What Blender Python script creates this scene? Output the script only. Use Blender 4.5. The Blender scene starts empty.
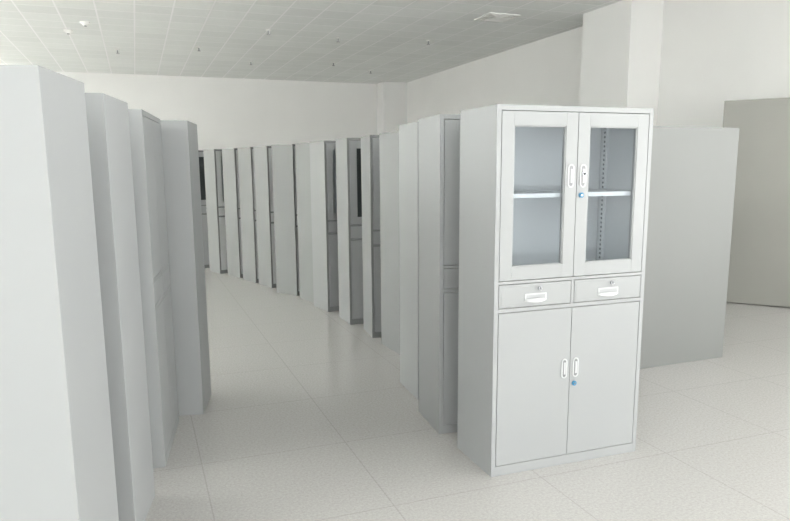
import bpy, bmesh, math, random
from mathutils import Matrix, Vector
random.seed(4)
sc=bpy.context.scene
col=sc.collection
W,D,H=.9,.4,1.85
HC=3.75
# ---------------------------------------------------------------- materials
def newmat(name):
    m=bpy.data.materials.new(name); m.use_nodes=True
    nt=m.node_tree; b=nt.nodes["Principled BSDF"]
    return m,nt,b
def plain(name,c,rough=.5,metal=0,noise=.0,nscale=8,bump=0,bscale=400,spec=.5):
    m,nt,b=newmat(name)
    b.inputs["Roughness"].default_value=rough; b.inputs["Metallic"].default_value=metal
    b.inputs["Specular IOR Level"].default_value=spec
    tc=nt.nodes.new("ShaderNodeTexCoord")
    n=nt.nodes.new("ShaderNodeTexNoise"); n.inputs["Scale"].default_value=nscale; n.inputs["Detail"].default_value=3
    nt.links.new(tc.outputs["Object"],n.inputs["Vector"])
    r=nt.nodes.new("ShaderNodeValToRGB")
    r.color_ramp.elements[0].position=.3; r.color_ramp.elements[1].position=.7
    r.color_ramp.elements[0].color=(*[x*(1-noise) for x in c],1); r.color_ramp.elements[1].color=(*[min(1,x*(1+noise)) for x in c],1)
    nt.links.new(n.outputs["Fac"],r.inputs["Fac"]); nt.links.new(r.outputs["Color"],b.inputs["Base Color"])
    if bump:
        n2=nt.nodes.new("ShaderNodeTexNoise"); n2.inputs["Scale"].default_value=bscale
        nt.links.new(tc.outputs["Object"],n2.inputs["Vector"])
        bp=nt.nodes.new("ShaderNodeBump"); bp.inputs["Strength"].default_value=bump; bp.inputs["Distance"].default_value=.001
        nt.links.new(n2.outputs["Fac"],bp.inputs["Height"]); nt.links.new(bp.outputs["Normal"],b.inputs["Normal"])
    return m
STEEL=plain("powder_coated_steel",(.305,.314,.315),.42,0,.012,2,.0,900,.35)
STEELM=plain("powder_coated_steel_mid_grey",(.205,.211,.210),.45,0,.012,2,.0,900,.3)  # same steel, with shade of the mid-row sides painted into the colour
STEELF=plain("powder_coated_steel_body_grey",(.165,.170,.168),.45,0,.012,2,.0,900,.3)  # far-row bodies: shade on their sides painted into the colour
STEELL=plain("powder_coated_steel_door_grey",(.48,.49,.485),.45,0,.012,2,.0,900,.35)  # far-row doors: light on the front edges painted into the colour
STEELD=plain("powder_coated_steel_darker",(.205,.210,.204),.55,0,.012,2,.0,900,.15)  # weaker light on the right-hand cabinet painted into the colour
STEELB=plain("powder_coated_steel_inner",(.50,.525,.54),.5,0,.015,3)
SLOT=plain("slot_grey",(.10,.11,.12),.6)
DARK=plain("gap_shadow_rubber",(.05,.05,.055),.7)  # near-black painted in as shade of gaps, keyholes and vent
PLAST=plain("white_plastic",(.52,.53,.535),.3)
RECESS=plain("recess_grey_plastic",(.22,.225,.23),.35)
CUP=plain("cup_grey_plastic",(.36,.37,.375),.4)
CHROME=plain("chrome",(.45,.46,.48),.25,1)
BLUE=plain("blue_plastic_tag",(.03,.18,.32),.4)
WALL=plain("wall_paint",(.90,.897,.875),.85,0,.01,1.5,.1,60,.2)
COLM=plain("column_paint",(.88,.88,.86),.85,0,.01,1.5,.1,60,.2)
DOORM=plain("door_paint",(.265,.262,.24),.5,0,.02,2)
FRAMEM=plain("aluminium_frame",(.75,.76,.77),.4,.3)
def glassmat(name,tint,haze,hazec,ior):
    m,nt,b=newmat(name)
    nt.nodes.remove(b); out=nt.nodes["Material Output"]
    tr=nt.nodes.new("ShaderNodeBsdfTransparent"); tr.inputs["Color"].default_value=(*tint,1)
    gl=nt.nodes.new("ShaderNodeBsdfGlossy"); gl.inputs["Roughness"].default_value=.12
    df=nt.nodes.new("ShaderNodeBsdfDiffuse"); df.inputs["Color"].default_value=(*hazec,1)
    fr=nt.nodes.new("ShaderNodeFresnel"); fr.inputs["IOR"].default_value=ior
    mx0=nt.nodes.new("ShaderNodeMixShader"); mx0.inputs[0].default_value=haze
    mx=nt.nodes.new("ShaderNodeMixShader")
    nt.links.new(tr.outputs[0],mx0.inputs[1]); nt.links.new(df.outputs[0],mx0.inputs[2])
    nt.links.new(fr.outputs[0],mx.inputs[0]); nt.links.new(mx0.outputs[0],mx.inputs[1]); nt.links.new(gl.outputs[0],mx.inputs[2]); nt.links.new(mx.outputs[0],out.inputs[0])
    return m
GLASS=glassmat("clear_glass",(.96,.975,.985),.05,(.66,.70,.73),1.08)
GLASSD=glassmat("dark_glass",(.12,.14,.15),.6,(.07,.08,.08),1.15)
def gridmat(name,base,line,size,lw,rough,speck=0,sscale=300,tilevar=.02,spec=.4):
    m,nt,b=newmat(name); b.inputs["Roughness"].default_value=rough; b.inputs["Specular IOR Level"].default_value=spec
    tc=nt.nodes.new("ShaderNodeTexCoord"); mp=nt.nodes.new("ShaderNodeMapping")
    mp.inputs["Location"].default_value=(.13,.21,0)
    nt.links.new(tc.outputs["Object"],mp.inputs["Vector"])
    br=nt.nodes.new("ShaderNodeTexBrick"); br.offset=0; br.squash=1
    br.inputs["Scale"].default_value=1; br.inputs["Brick Width"].default_value=size; br.inputs["Row Height"].default_value=size
    br.inputs["Mortar Size"].default_value=lw; br.inputs["Mortar Smooth"].default_value=.3; br.inputs["Bias"].default_value=0
    br.inputs["Color1"].default_value=(*[x*(1-tilevar) for x in base],1); br.inputs["Color2"].default_value=(*[x*(1+tilevar) for x in base],1)
    br.inputs["Mortar"].default_value=(*line,1)
    nt.links.new(mp.outputs[0],br.inputs["Vector"])
    n=nt.nodes.new("ShaderNodeTexNoise"); n.inputs["Scale"].default_value=sscale; n.inputs["Detail"].default_value=5; n.inputs["Roughness"].default_value=.8
    nt.links.new(tc.outputs["Object"],n.inputs["Vector"])
    mr=nt.nodes.new("ShaderNodeMapRange"); mr.inputs["From Min"].default_value=.3; mr.inputs["From Max"].default_value=.7
    mr.inputs["To Min"].default_value=1-speck; mr.inputs["To Max"].default_value=1+speck
    nt.links.new(n.outputs["Fac"],mr.inputs[0])
    mm=nt.nodes.new("ShaderNodeVectorMath"); mm.operation='SCALE'
    nt.links.new(br.outputs["Color"],mm.inputs[0]); nt.links.new(mr.outputs[0],mm.inputs["Scale"])
    nt.links.new(mm.outputs[0],b.inputs["Base Color"])
    return m
YAW=.3621
FLOOR=gridmat("pale_floor_tile",(.435,.424,.407),(.375,.364,.350),.8,.004,.23,.18,75,.006,.55)
CEIL=gridmat("ceiling_grid_tile",(.87,.89,.87),(1,1,1),.5,.013,.9,.03,14,.025,.1)
# ---------------------------------------------------------------- mesh helpers
def bx(bm,x0,x1,y0,y1,z0,z1,mi=0):
    vs=[bm.verts.new((x,y,z)) for x in(x0,x1) for y in(y0,y1) for z in(z0,z1)]
    for f in((0,1,3,2),(4,6,7,5),(0,4,5,1),(2,3,7,6),(0,2,6,4),(1,5,7,3)):
        fc=bm.faces.new([vs[i] for i in f]); fc.material_index=mi
def cyl(bm,c,r,h,axis='y',seg=20,mi=0,r2=None):
    res=bmesh.ops.create_cone(bm,cap_ends=True,segments=seg,radius1=r,radius2=r if r2 is None else r2,depth=h)
    M=Matrix.Translation(c)@(Matrix.Rotation(math.pi/2,4,'X') if axis=='y' else Matrix())
    bmesh.ops.transform(bm,matrix=M,verts=res["verts"])
    for v in res["verts"]:
        for f in v.link_faces: f.material_index=mi
def mk(name,bm,mats,bevel=0):
    bmesh.ops.recalc_face_normals(bm,faces=bm.faces)
    if bevel: bmesh.ops.bevel(bm,geom=[e for e in bm.edges if len(e.link_faces)==2 and e.calc_face_angle(0)>.5],offset=bevel,segments=2,affect='EDGES',profile=.5)
    me=bpy.data.meshes.new(name); bm.to_mesh(me); bm.free()
    for m in mats: me.materials.append(m)
    ob=bpy.data.objects.new(name,me); col.objects.link(ob); return ob
def par(ch,p): ch.parent=p; return ch
# ---------------------------------------------------------------- cabinet prototype (front at y=0, facing -y, origin front-left base)
def outline(cx,cz,w,h,seg=8):
    pts=[]; r=w/2
    for i in range(seg+1):
        a=math.pi*i/seg; pts.append((cx+r*math.cos(a),cz+h/2-r+r*math.sin(a)))
    for i in range(seg+1):
        a=math.pi+math.pi*i/seg; pts.append((cx+r*math.cos(a),cz-h/2+r+r*math.sin(a)))
    return pts
def capsule(bm,cx,cz,w,h,y0,y1,mi=0):
    pts=outline(cx,cz,w,h)
    A=[bm.verts.new((x,y0,z)) for x,z in pts]; B=[bm.verts.new((x,y1,z)) for x,z in pts]
    bm.faces.new(A).material_index=mi; bm.faces.new(B[::-1]).material_index=mi
    n=len(A)
    for i in range(n):
        bm.faces.new((A[i],A[(i+1)%n],B[(i+1)%n],B[i])).material_index=mi
def ring(bm,cx,cz,w,h,rim,y0,y1,mi=0):
    """raised rim around a recess, open in the middle"""
    O=outline(cx,cz,w,h); I=outline(cx,cz,w-2*rim,h-2*rim); n=len(O)
    vo0=[bm.verts.new((x,y0,z)) for x,z in O]; vi0=[bm.verts.new((x,y0,z)) for x,z in I]
    vo1=[bm.verts.new((x,y1,z)) for x,z in O]; vi1=[bm.verts.new((x,y1,z)) for x,z in I]
    for i in range(n):
        j=(i+1)%n
        for q in((vo0[i],vo0[j],vi0[j],vi0[i]),(vo0[i],vo1[i],vo1[j],vo0[j]),(vi0[i],vi0[j],vi1[j],vi1[i]),(vo1[i],vi1[i],vi1[j],vo1[j])):
            bm.faces.new(q).material_index=mi
def pull(hx,hz,w,h):
    bm=bmesh.new()
    ring(bm,hx,hz,w,h,.0065,-.004,-.0005,0)
    capsule(bm,hx,hz,w-.010,h-.010,-.0018,-.0006,1)
    bx(bm,hx-.003,hx+.007,-.005,-.0015,hz-h*.30,hz+h*.30,0)
    return bm
def build_cabinet():
    root=bpy.data.objects.new("storage_cabinet",None); root.empty_display_size=.2; col.objects.link(root)
    t=.024
    bm=bmesh.new()
    bk=D-.003
    bx(bm,0,t,0,bk,0,H); bx(bm,W-t,W,0,bk,0,H)
    bx(bm,t,W-t,0,bk,H-.026,H); bx(bm,t,W-t,0,bk,0,.052)
    bx(bm,0,W,bk,D,0,H)
    bx(bm,t,W-t,0,bk,.852,.872); bx(bm,t,W-t,0,bk,.993,1.008)
    bx(bm,W/2-.008,W/2+.008,0,.03,.872,.993)
    bx(bm,t,W-t,.022,.024,.052,.852,1); bx(bm,t,W-t,.022,.024,.872,.993,1)  # dark sheets behind doors and drawers paint the shade in the gaps
    bx(bm,t,W-t,.03,bk,.41,.43)
    body=par(mk("body",bm,[STEEL,DARK],.0012),root)
    bm=bmesh.new(); bx(bm,t+.001,W-t-.001,D-.010,D-.0035,1.009,H-.027)
    bx(bm,t+.0001,t+.0004,.026,D-.011,1.009,H-.027); bx(bm,W-t-.0004,W-t-.0001,.026,D-.011,1.009,H-.027)
    bx(bm,t+.001,W-t-.001,.026,D-.011,1.0082,1.0086)
    par(mk("back_panel",bm,[STEELB]),root)
    bm=bmesh.new(); bx(bm,t+.003,W-t-.003,.035,D-.017,1.41,1.432); 
    par(mk("shelf",bm,[STEELB],.002),root)
    for sx in(t+.0005,W-t-.0155):
        for yy in(.06,.32):
            bm=bmesh.new(); 
            bx(bm,sx,sx+.015,yy,yy+.03,1.02,H-.04)
            xx=sx+.0152 if sx<.4 else sx-.0012
            z=1.04
            while z<H-.06:
                bx(bm,xx,xx+.001,yy+.009,yy+.021,z,z+.012,1); z+=.025
            par(mk("shelf_rail",bm,[STEELB,SLOT]),root)
    g=.003
    mid=W/2
    z0,z1=1.008+g,H-.026-g
    for k,(a,b) in enumerate(((t+g,mid-g/2),(mid+g/2,W-t-g))):
        s=.066; q=.066
        bm=bmesh.new()
        bx(bm,a,a+s,0,.02,z0,z1); bx(bm,b-s,b,0,.02,z0,z1)
        bx(bm,a+s,b-s,0,.02,z1-q,z1); bx(bm,a+s,b-s,0,.02,z0,z0+q)
        l=.006
        bx(bm,a+s,a+s+l,.004,.024,z0+q,z1-q); bx(bm,b-s-l,b-s,.004,.024,z0+q,z1-q)
        bx(bm,a+s+l,b-s-l,.004,.024,z1-q-l,z1-q); bx(bm,a+s+l,b-s-l,.004,.024,z0+q,z0+q+l)
        d=par(mk("door",bm,[STEEL],.0012),root); d["label"]="grey steel door with a tall glass pane"
        bm=bmesh.new(); bx(bm,a+s+l,b-s-l,.012,.016,z0+q+l,z1-q-l)
        par(mk("glass_pane",bm,[GLASS]),d)
        hx=b-.034 if k==0 else a+.034
        bm=pull(hx,1.515,.036,.115)
        h=par(mk("handle",bm,[PLAST,RECESS]),d); h["label"]="white plastic rimmed recessed handle"
        if k==1:
            bm=bmesh.new(); cyl(bm,(hx,-.009,1.525),.011,.010)
            cyl(bm,(hx,-.0145,1.525),.0075,.002,mi=1)
            par(mk("lock",bm,[CHROME,DARK]),d)
            bm=bmesh.new(); cyl(bm,(a+.026,-.004,1.42),.013,.008); cyl(bm,(a+.026,-.009,1.42),.005,.004,mi=1)
            tg=par(mk("lock_cap",bm,[BLUE,CHROME]),d); tg["label"]="round blue plastic lock cap"
    for k,(a,b) in enumerate(((t+g,mid-.008-g),(mid+.008+g,W-t-g))):
        bm=bmesh.new(); bx(bm,a,b,0,.02,.872+g,.993-g); bx(bm,a+.012,b-.012,-.0012,.001,.872+.014,.993-.014)
        d=par(mk("drawer",bm,[STEEL],.0010),root)
        c=(a+b)/2
        # cup pull: grey cavity framed by a rim, with a bowed lip standing in front
        bm=bmesh.new()
        bx(bm,c-.062,c+.062,-.0036,-.0018,.933,.940,0)
        bx(bm,c-.062,c-.055,-.0036,-.0018,.902,.933,0); bx(bm,c+.055,c+.062,-.0036,-.0018,.902,.933,0)
        bx(bm,c-.055,c+.055,-.0026,-.0018,.902,.933,1)
        n=16; rows=[]
        for j in range(n+1):
            x_=c-.062+.124*j/n; e=math.sin(math.pi*j/n)**.6; dy=-.0030-.016*e
            zb=.906-.010*e; zt=.912+.005*e
            rows.append([bm.verts.new((x_,dy,zb)),bm.verts.new((x_,dy,zt)),bm.verts.new((x_,dy+.0028,zt)),bm.verts.new((x_,dy+.0028,zb))])
        for j in range(n):
            for i in range(4):
                bm.faces.new((rows[j][i],rows[j][(i+1)%4],rows[j+1][(i+1)%4],rows[j+1][i]))
        bm.faces.new(rows[0]); bm.faces.new(rows[n][::-1])
        bot=[bm.verts.new((r[0].co.x,r[0].co.y+.001,r[0].co.z+.0005)) for r in rows]; bb=[bm.verts.new((r[0].co.x,-.0018,r[0].co.z+.0005)) for r in rows]
        for j in range(n): bm.faces.new((bot[j],bot[j+1],bb[j+1],bb[j]))
        h=par(mk("handle",bm,[PLAST,CUP]),d); h["label"]="white moulded bowed cup drawer pull"
        bm=bmesh.new(); cyl(bm,(c+.02,-.006,.964),.0095,.012); bx(bm,c+.0180,c+.022,-.0135,-.0115,.958,.970,1)
        par(mk("lock",bm,[CHROME,DARK]),d)
    z0,z1=.052+g,.852-g
    for k,(a,b) in enumerate(((t+g,mid-g/2),(mid+g/2,W-t-g))):
        bm=bmesh.new(); bx(bm,a,b,0,.02,z0,z1)
        d=par(mk("door",bm,[STEEL],.0012),root)
        hx=b-.033 if k==0 else a+.033
        bm=pull(hx,.53,.034,.105)
        h=par(mk("handle",bm,[PLAST,RECESS]),d); h["label"]="white plastic rimmed recessed handle"
        if k==1:
            bm=bmesh.new(); cyl(bm,(a+.026,-.004,.445),.013,.008); cyl(bm,(a+.026,-.009,.445),.005,.004,mi=1)
            tg=par(mk("lock_cap",bm,[BLUE,CHROME]),d); tg["label"]="round blue plastic lock cap"
    return root
proto=build_cabinet()
swapcache={}
def swapped(me,old,new):
    k=(me.name,old.name,new.name)
    if k not in swapcache:
        m2=me.copy()
        for i,mm in enumerate(m2.materials):
            if mm==old: m2.materials[i]=new
        swapcache[k]=m2
    return swapcache[k]
def clone_tree(o,parent=None,swap=None,kind=""):
    solid=kind in("solid","solidwide")
    base=o.name.split(".")[0]
    if solid and base in("handle","lock","lock_cap"): return None
    c=o.copy(); col.objects.link(c)
    if swap and c.data is not None:
        new=swap
        if swap in(STEELF,STEELM) and base in("door","drawer"): new=STEELL if swap==STEELF and kind!="dark" else STEEL  # doors keep a lighter tone than bodies, painting in lit front edges
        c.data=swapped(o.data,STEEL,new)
    if kind=="dark" and base=="glass_pane":
        c.data=swapped(o.data,GLASS,GLASSD); c["label"]="dark reflective glass pane"
    if solid and base=="glass_pane":
        c.data=c.data.copy(); c.data.materials[0]=STEEL; c.name="door_panel"
        vs=c.data.vertices
        mxx=sum(p.co.x for p in vs)/len(vs); mzz=sum(p.co.z for p in vs)/len(vs)
        for p in vs:
            p.co.x+=.0075 if p.co.x>mxx else -.0075
            p.co.z+=.0075 if p.co.z>mzz else -.0075
            if p.co.y<.014: p.co.y=.0001
    if parent is not None: c.parent=parent
    for ch in o.children: clone_tree(ch,c,swap,kind)
    return c
def setup(o,x,y,rot,label):
    o.location=(x,y,0.0); o.rotation_euler=(0,0,rot)
    o["label"]=label; o["category"]="cabinet"; o["group"]="grey steel storage cabinets standing in rows"
cab_list=[]
def front(x,y,a,label,kind="",sw=None): cab_list.append((x,y,a,label,sw,kind))
def back(px,py,a,label,sw=None):
    cab_list.append((px-D*math.sin(a),py+D*math.cos(a),a+math.pi,label,sw,""))
def turned_in(px,py,a,label,sw=None):
    cab_list.append((px,py,a+math.pi/2,label,sw,"solid"))
LF="tall grey steel cabinet with glazed upper doors in a curved row"
LB="tall grey steel cabinet showing its plain back in a row"
front(.254,3.795,.27,"tall grey steel cabinet with plain doors beside the glazed cabinet","solidwide")
front(.151,4.395,.30,LF)
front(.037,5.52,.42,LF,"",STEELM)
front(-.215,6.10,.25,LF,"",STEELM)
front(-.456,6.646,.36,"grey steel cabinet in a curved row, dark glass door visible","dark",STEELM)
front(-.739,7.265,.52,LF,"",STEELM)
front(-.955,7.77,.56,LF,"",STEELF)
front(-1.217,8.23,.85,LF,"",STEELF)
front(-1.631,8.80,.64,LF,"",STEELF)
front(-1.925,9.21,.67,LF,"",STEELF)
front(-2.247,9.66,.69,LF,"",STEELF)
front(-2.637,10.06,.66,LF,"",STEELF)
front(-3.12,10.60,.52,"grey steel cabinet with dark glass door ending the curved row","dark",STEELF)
back(-.991,1.955,.13,"tall grey steel cabinet with plain back standing beside the aisle")
back(-1.111,2.661,.15,LB)
turned_in(-1.225,3.37,.205,"narrower tall grey steel cabinet with plain doors facing the aisle")
back(-1.24,4.15,.14,LB)
back(2.70,5.389,.385,"darker grey steel cabinet showing a plain back, standing apart",STEELD)
setup(proto,.4818,3.2256,.3501,"free-standing light grey steel cabinet, two glazed doors above two drawers")
for (x,y,a,l,sw,kd) in cab_list:
    c=clone_tree(proto,None,sw,kd); setup(c,x,y,a,l)
    if kd=="solid": c.scale=(.76,1,1)
# ---------------------------------------------------------------- room
def struct(o): o["kind"]="structure"; return o
u=Vector((math.cos(YAW),math.sin(YAW))); v=Vector((-math.sin(YAW),math.cos(YAW)))
C=Vector((0.172,18.634))
def local_box(name,origin,boxes,mats):
    bm=bmesh.new()
    for b in boxes: bx(bm,*b)
    o=mk(name,bm,mats); o.location=(origin.x,origin.y,0); o.rotation_euler=(0,0,YAW); return struct(o)
LX=-15.0; NY=-24.0
local_box("floor",C,[(LX-.3,.3,NY-.3,.3,-.1,0)],[FLOOR])
local_box("ceiling",C,[(LX-.3,.3,NY-.3,.3,HC,HC+.1)],[CEIL])
local_box("wall_back",C,[(LX,.2,0,.2,0,HC)],[WALL])
def toroom(x,y):
    d=Vector((x,y))-C; return d.dot(u),d.dot(v)
hx,hy=toroom(4.56,7.18)
dw=1.06; dh=2.3
RW=-14.5  # right-wall windows beyond here are unseen, added to light cabinet fronts
rb=[(0,.2,hy,0,0,HC),(0,.2,hy-dw,hy,dh,HC),(0,.2,RW,hy-dw,0,HC),(0,.2,NY,RW,0,.6),(0,.2,NY,RW,3.5,HC)]
wn=0
y=RW
while y>NY+.1:
    rb.append((0,.2,max(y-.3,NY),y,.6,3.5)); a=max(y-3.1,NY); b=y-.3
    if b-a>.4:
        wn+=1
        local_box("window_%d"%wn,C,[(.07,.12,a,b,.6,.65),(.07,.12,a,b,3.45,3.5),(.07,.12,a,a+.05,.65,3.45),(.07,.12,b-.05,b,.65,3.45),(.07,.12,(a+b)/2-.025,(a+b)/2+.025,.65,3.45)],[FRAMEM])
    y-=3.1
local_box("wall_right",C,rb,[WALL])
local_box("trim_1",C,[(-.035,.0,hy-.001,hy+.05,0,dh+.05),(-.035,0,hy-dw-.05,hy-dw,0,dh+.05),(-.035,0,hy-dw,hy,dh,dh+.05)],[DOORM])
bm=bmesh.new()
L=1.03
bx(bm,0,L,-.02,.02,.01,2.27)
cyl(bm,(L-.07,-.035,1.03),.024,.03); bx(bm,L-.19,L-.06,-.062,-.048,1.02,1.04); 
lf=mk("door_1",bm,[DOORM],.002)
ang=math.atan2(7.75-7.20,3.68-4.56)
lf.location=(4.56,7.19,0); lf.rotation_euler=(0,0,ang); struct(lf)
cx,cy=toroom(3.135,9.333)
local_box("trim_2",C,[(cx,0,cy,cy+1.05,0,HC)],[COLM])
local_box("trim_3",C,[(-.66,0,-.5,0,0,HC)],[COLM])
SILL=2.2  # unseen clerestory, sill raised to keep direct light off the cabinet sides
boxes=[(LX-.2,LX,NY,0,0,SILL),(LX-.2,LX,NY,0,3.65,HC)]
def win(a,b,za,zb):
    global wn
    wn+=1
    bs=[(LX-.12,LX-.07,a,b,za,za+.05),(LX-.12,LX-.07,a,b,zb-.05,zb),(LX-.12,LX-.07,a,a+.05,za+.05,zb-.05),(LX-.12,LX-.07,b-.05,b,za+.05,zb-.05),(LX-.12,LX-.07,(a+b)/2-.025,(a+b)/2+.025,za+.05,zb-.05)]
    local_box("window_%d"%wn,C,bs,[FRAMEM])
y=0.0
while y>NY+.1:
    boxes.append((LX-.2,LX,max(y-.3,NY),y,SILL,3.65)); a=max(y-3.0,NY)
    if y-.3-a>.4: win(a,y-.3,SILL,3.65)
    y-=3.0
local_box("wall_left",C,boxes,[WALL])
fb=[(LX,0,NY-.2,NY,0,.3),(LX,0,NY-.2,NY,3.5,HC)]  # unseen rear wall, its windows added to let light in
x=LX
while x<-.3:
    fb.append((x,x+.3,NY-.2,NY,.3,3.5)); 
    a,b=x+.3,min(x+3.2,-.1)
    if b-a>.4:
        wn+=1
        local_box("window_%d"%wn,C,[(a,b,NY-.12,NY-.07,.3,.35),(a,b,NY-.12,NY-.07,3.45,3.5),(a,a+.05,NY-.12,NY-.07,.35,3.45),(b-.05,b,NY-.12,NY-.07,.35,3.45),((a+b)/2-.025,(a+b)/2+.025,NY-.12,NY-.07,.35,3.45)],[FRAMEM])
    x+=3.2
local_box("wall_front",C,fb,[WALL])
# ---------------------------------------------------------------- ceiling fittings
def fitting(name,x,y,kind,label,cat):
    bm=bmesh.new()
    if kind=="det":
        cyl(bm,(0,0,-.012),.075,.024,'z',24); cyl(bm,(0,0,-.038),.035,.03,'z',24,r2=.06); cyl(bm,(0,0,-.058),.02,.012,'z',16,1)
    elif kind=="spr":
        cyl(bm,(0,0,-.006),.04,.012,'z',20); cyl(bm,(0,0,-.035),.011,.05,'z',12,1); cyl(bm,(0,0,-.066),.03,.004,'z',16,1)
        bx(bm,-.012,-.008,-.003,.003,-.066,-.04,1); bx(bm,.008,.012,-.003,.003,-.066,-.04,1)
    o=mk(name,bm,[WALL,CUP],0); o.location=(x,y,HC); o.rotation_euler=(0,0,YAW)
    o["label"]=label; o["category"]=cat; o["group"]=cat+"s on the ceiling"
for x,y in((-4.624,10.62),(-5.155,11.197)):
    fitting("smoke_detector",x,y,"det","round white smoke detector fixed under the ceiling tiles","smoke detector")
for x,y in((-.94,12.0),(-2.95,14.5),(.61,12.3),(-3.54,12.8),(-1.26,14.7),(-5.1,13.0),(-.52,15.9),(-2.0,11.3)):
    fitting("sprinkler_head",x,y,"spr","small white and grey sprinkler head hanging from ceiling","sprinkler")
bm=bmesh.new()
def sqring(s,w,z0,z1,mi=0):
    bx(bm,-s,s,-s,-s+w,z0,z1,mi); bx(bm,-s,s,s-w,s,z0,z1,mi)
    bx(bm,-s,-s+w,-s+w,s-w,z0,z1,mi); bx(bm,s-w,s,-s+w,s-w,z0,z1,mi)
sqring(.25,.05,-.016,0); sqring(.175,.028,-.016,-.004); sqring(.125,.028,-.016,-.004); sqring(.075,.028,-.016,-.004)
bx(bm,-.03,.03,-.03,.03,-.016,-.004)
bx(bm,-.2,.2,-.2,.2,-.003,0,1)
o=mk("ceiling_vent",bm,[WALL,DARK]); o.location=(1.535,10.47,HC); o.rotation_euler=(0,0,YAW)
o["label"]="square white air vent with concentric louvres in ceiling"; o["category"]="air vent"
# ---------------------------------------------------------------- lights
wd=bpy.data.worlds.new("World"); sc.world=wd; wd.use_nodes=True
bg=wd.node_tree.nodes["Background"]; bg.inputs[0].default_value=(1,.997,.995,1); bg.inputs[1].default_value=1.9
def area(name,lx,ly,z,sx,sy,rot,e,c=(1,1,1)):
    l=bpy.data.lights.new(name,'AREA'); l.shape='RECTANGLE'; l.size=sx; l.size_y=sy; l.energy=e; l.color=c
    o=bpy.data.objects.new(name,l); col.objects.link(o)
    p=C+u*lx+v*ly; o.location=(p.x,p.y,z); o.rotation_euler=rot; return o
area("window_daylight",.4,-19,2.0,8.5,2.6,(math.radians(96),0,YAW+math.pi/2),80,(1,1,.99))  # added fill lamp outside the right wall, brightens cabinet fronts
# added up-tilted fill lamps outside the windows, brightening the ceiling
area("ground_bounce_side",LX-2.0,-10,1.2,24,1.2,(math.radians(110),0,YAW-math.pi/2),23000,(1,.998,.985))
area("ground_bounce_opposite",1.3,-19,.9,8.5,1.4,(math.radians(127),0,YAW+math.pi/2),900,(1,1,.985))  # added upward fill from the right
area("rear_daylight",-4.5,NY-.3,1.9,8,3.0,(math.radians(97),0,YAW),110,(1,1,.99))  # added fill lamp behind the camera, brightens faces turned towards it
area("ground_bounce_rear",-5.8,NY-1.3,.7,11,1.4,(math.radians(132),0,YAW),620,(1,1,.985))  # added upward fill from the rear
# ---------------------------------------------------------------- camera
f,cyy,t,roll,h=674.4053,279.8547,.1646,-.0069,1.5604
F=Vector((0,math.cos(t),-math.sin(t)));U=Vector((0,math.sin(t),math.cos(t)));X=Vector((1,0,0))
c_,s_=math.cos(roll),math.sin(roll)
X2=X*c_+U*s_; U2=-X*s_+U*c_
cam=bpy.data.cameras.new("camera"); co=bpy.data.objects.new("camera",cam); col.objects.link(co)
M=Matrix((X2,U2,-F)).transposed().to_4x4(); M.translation=(0,0,h); co.matrix_world=M
cam.sensor_fit='HORIZONTAL'; cam.sensor_width=36; cam.lens=f*36/790; cam.shift_y=(cyy-260.5)/790; cam.clip_start=.05
sc.camera=co
sc.view_settings.view_transform='Standard'; sc.view_settings.look='None'; sc.view_settings.exposure=0.0
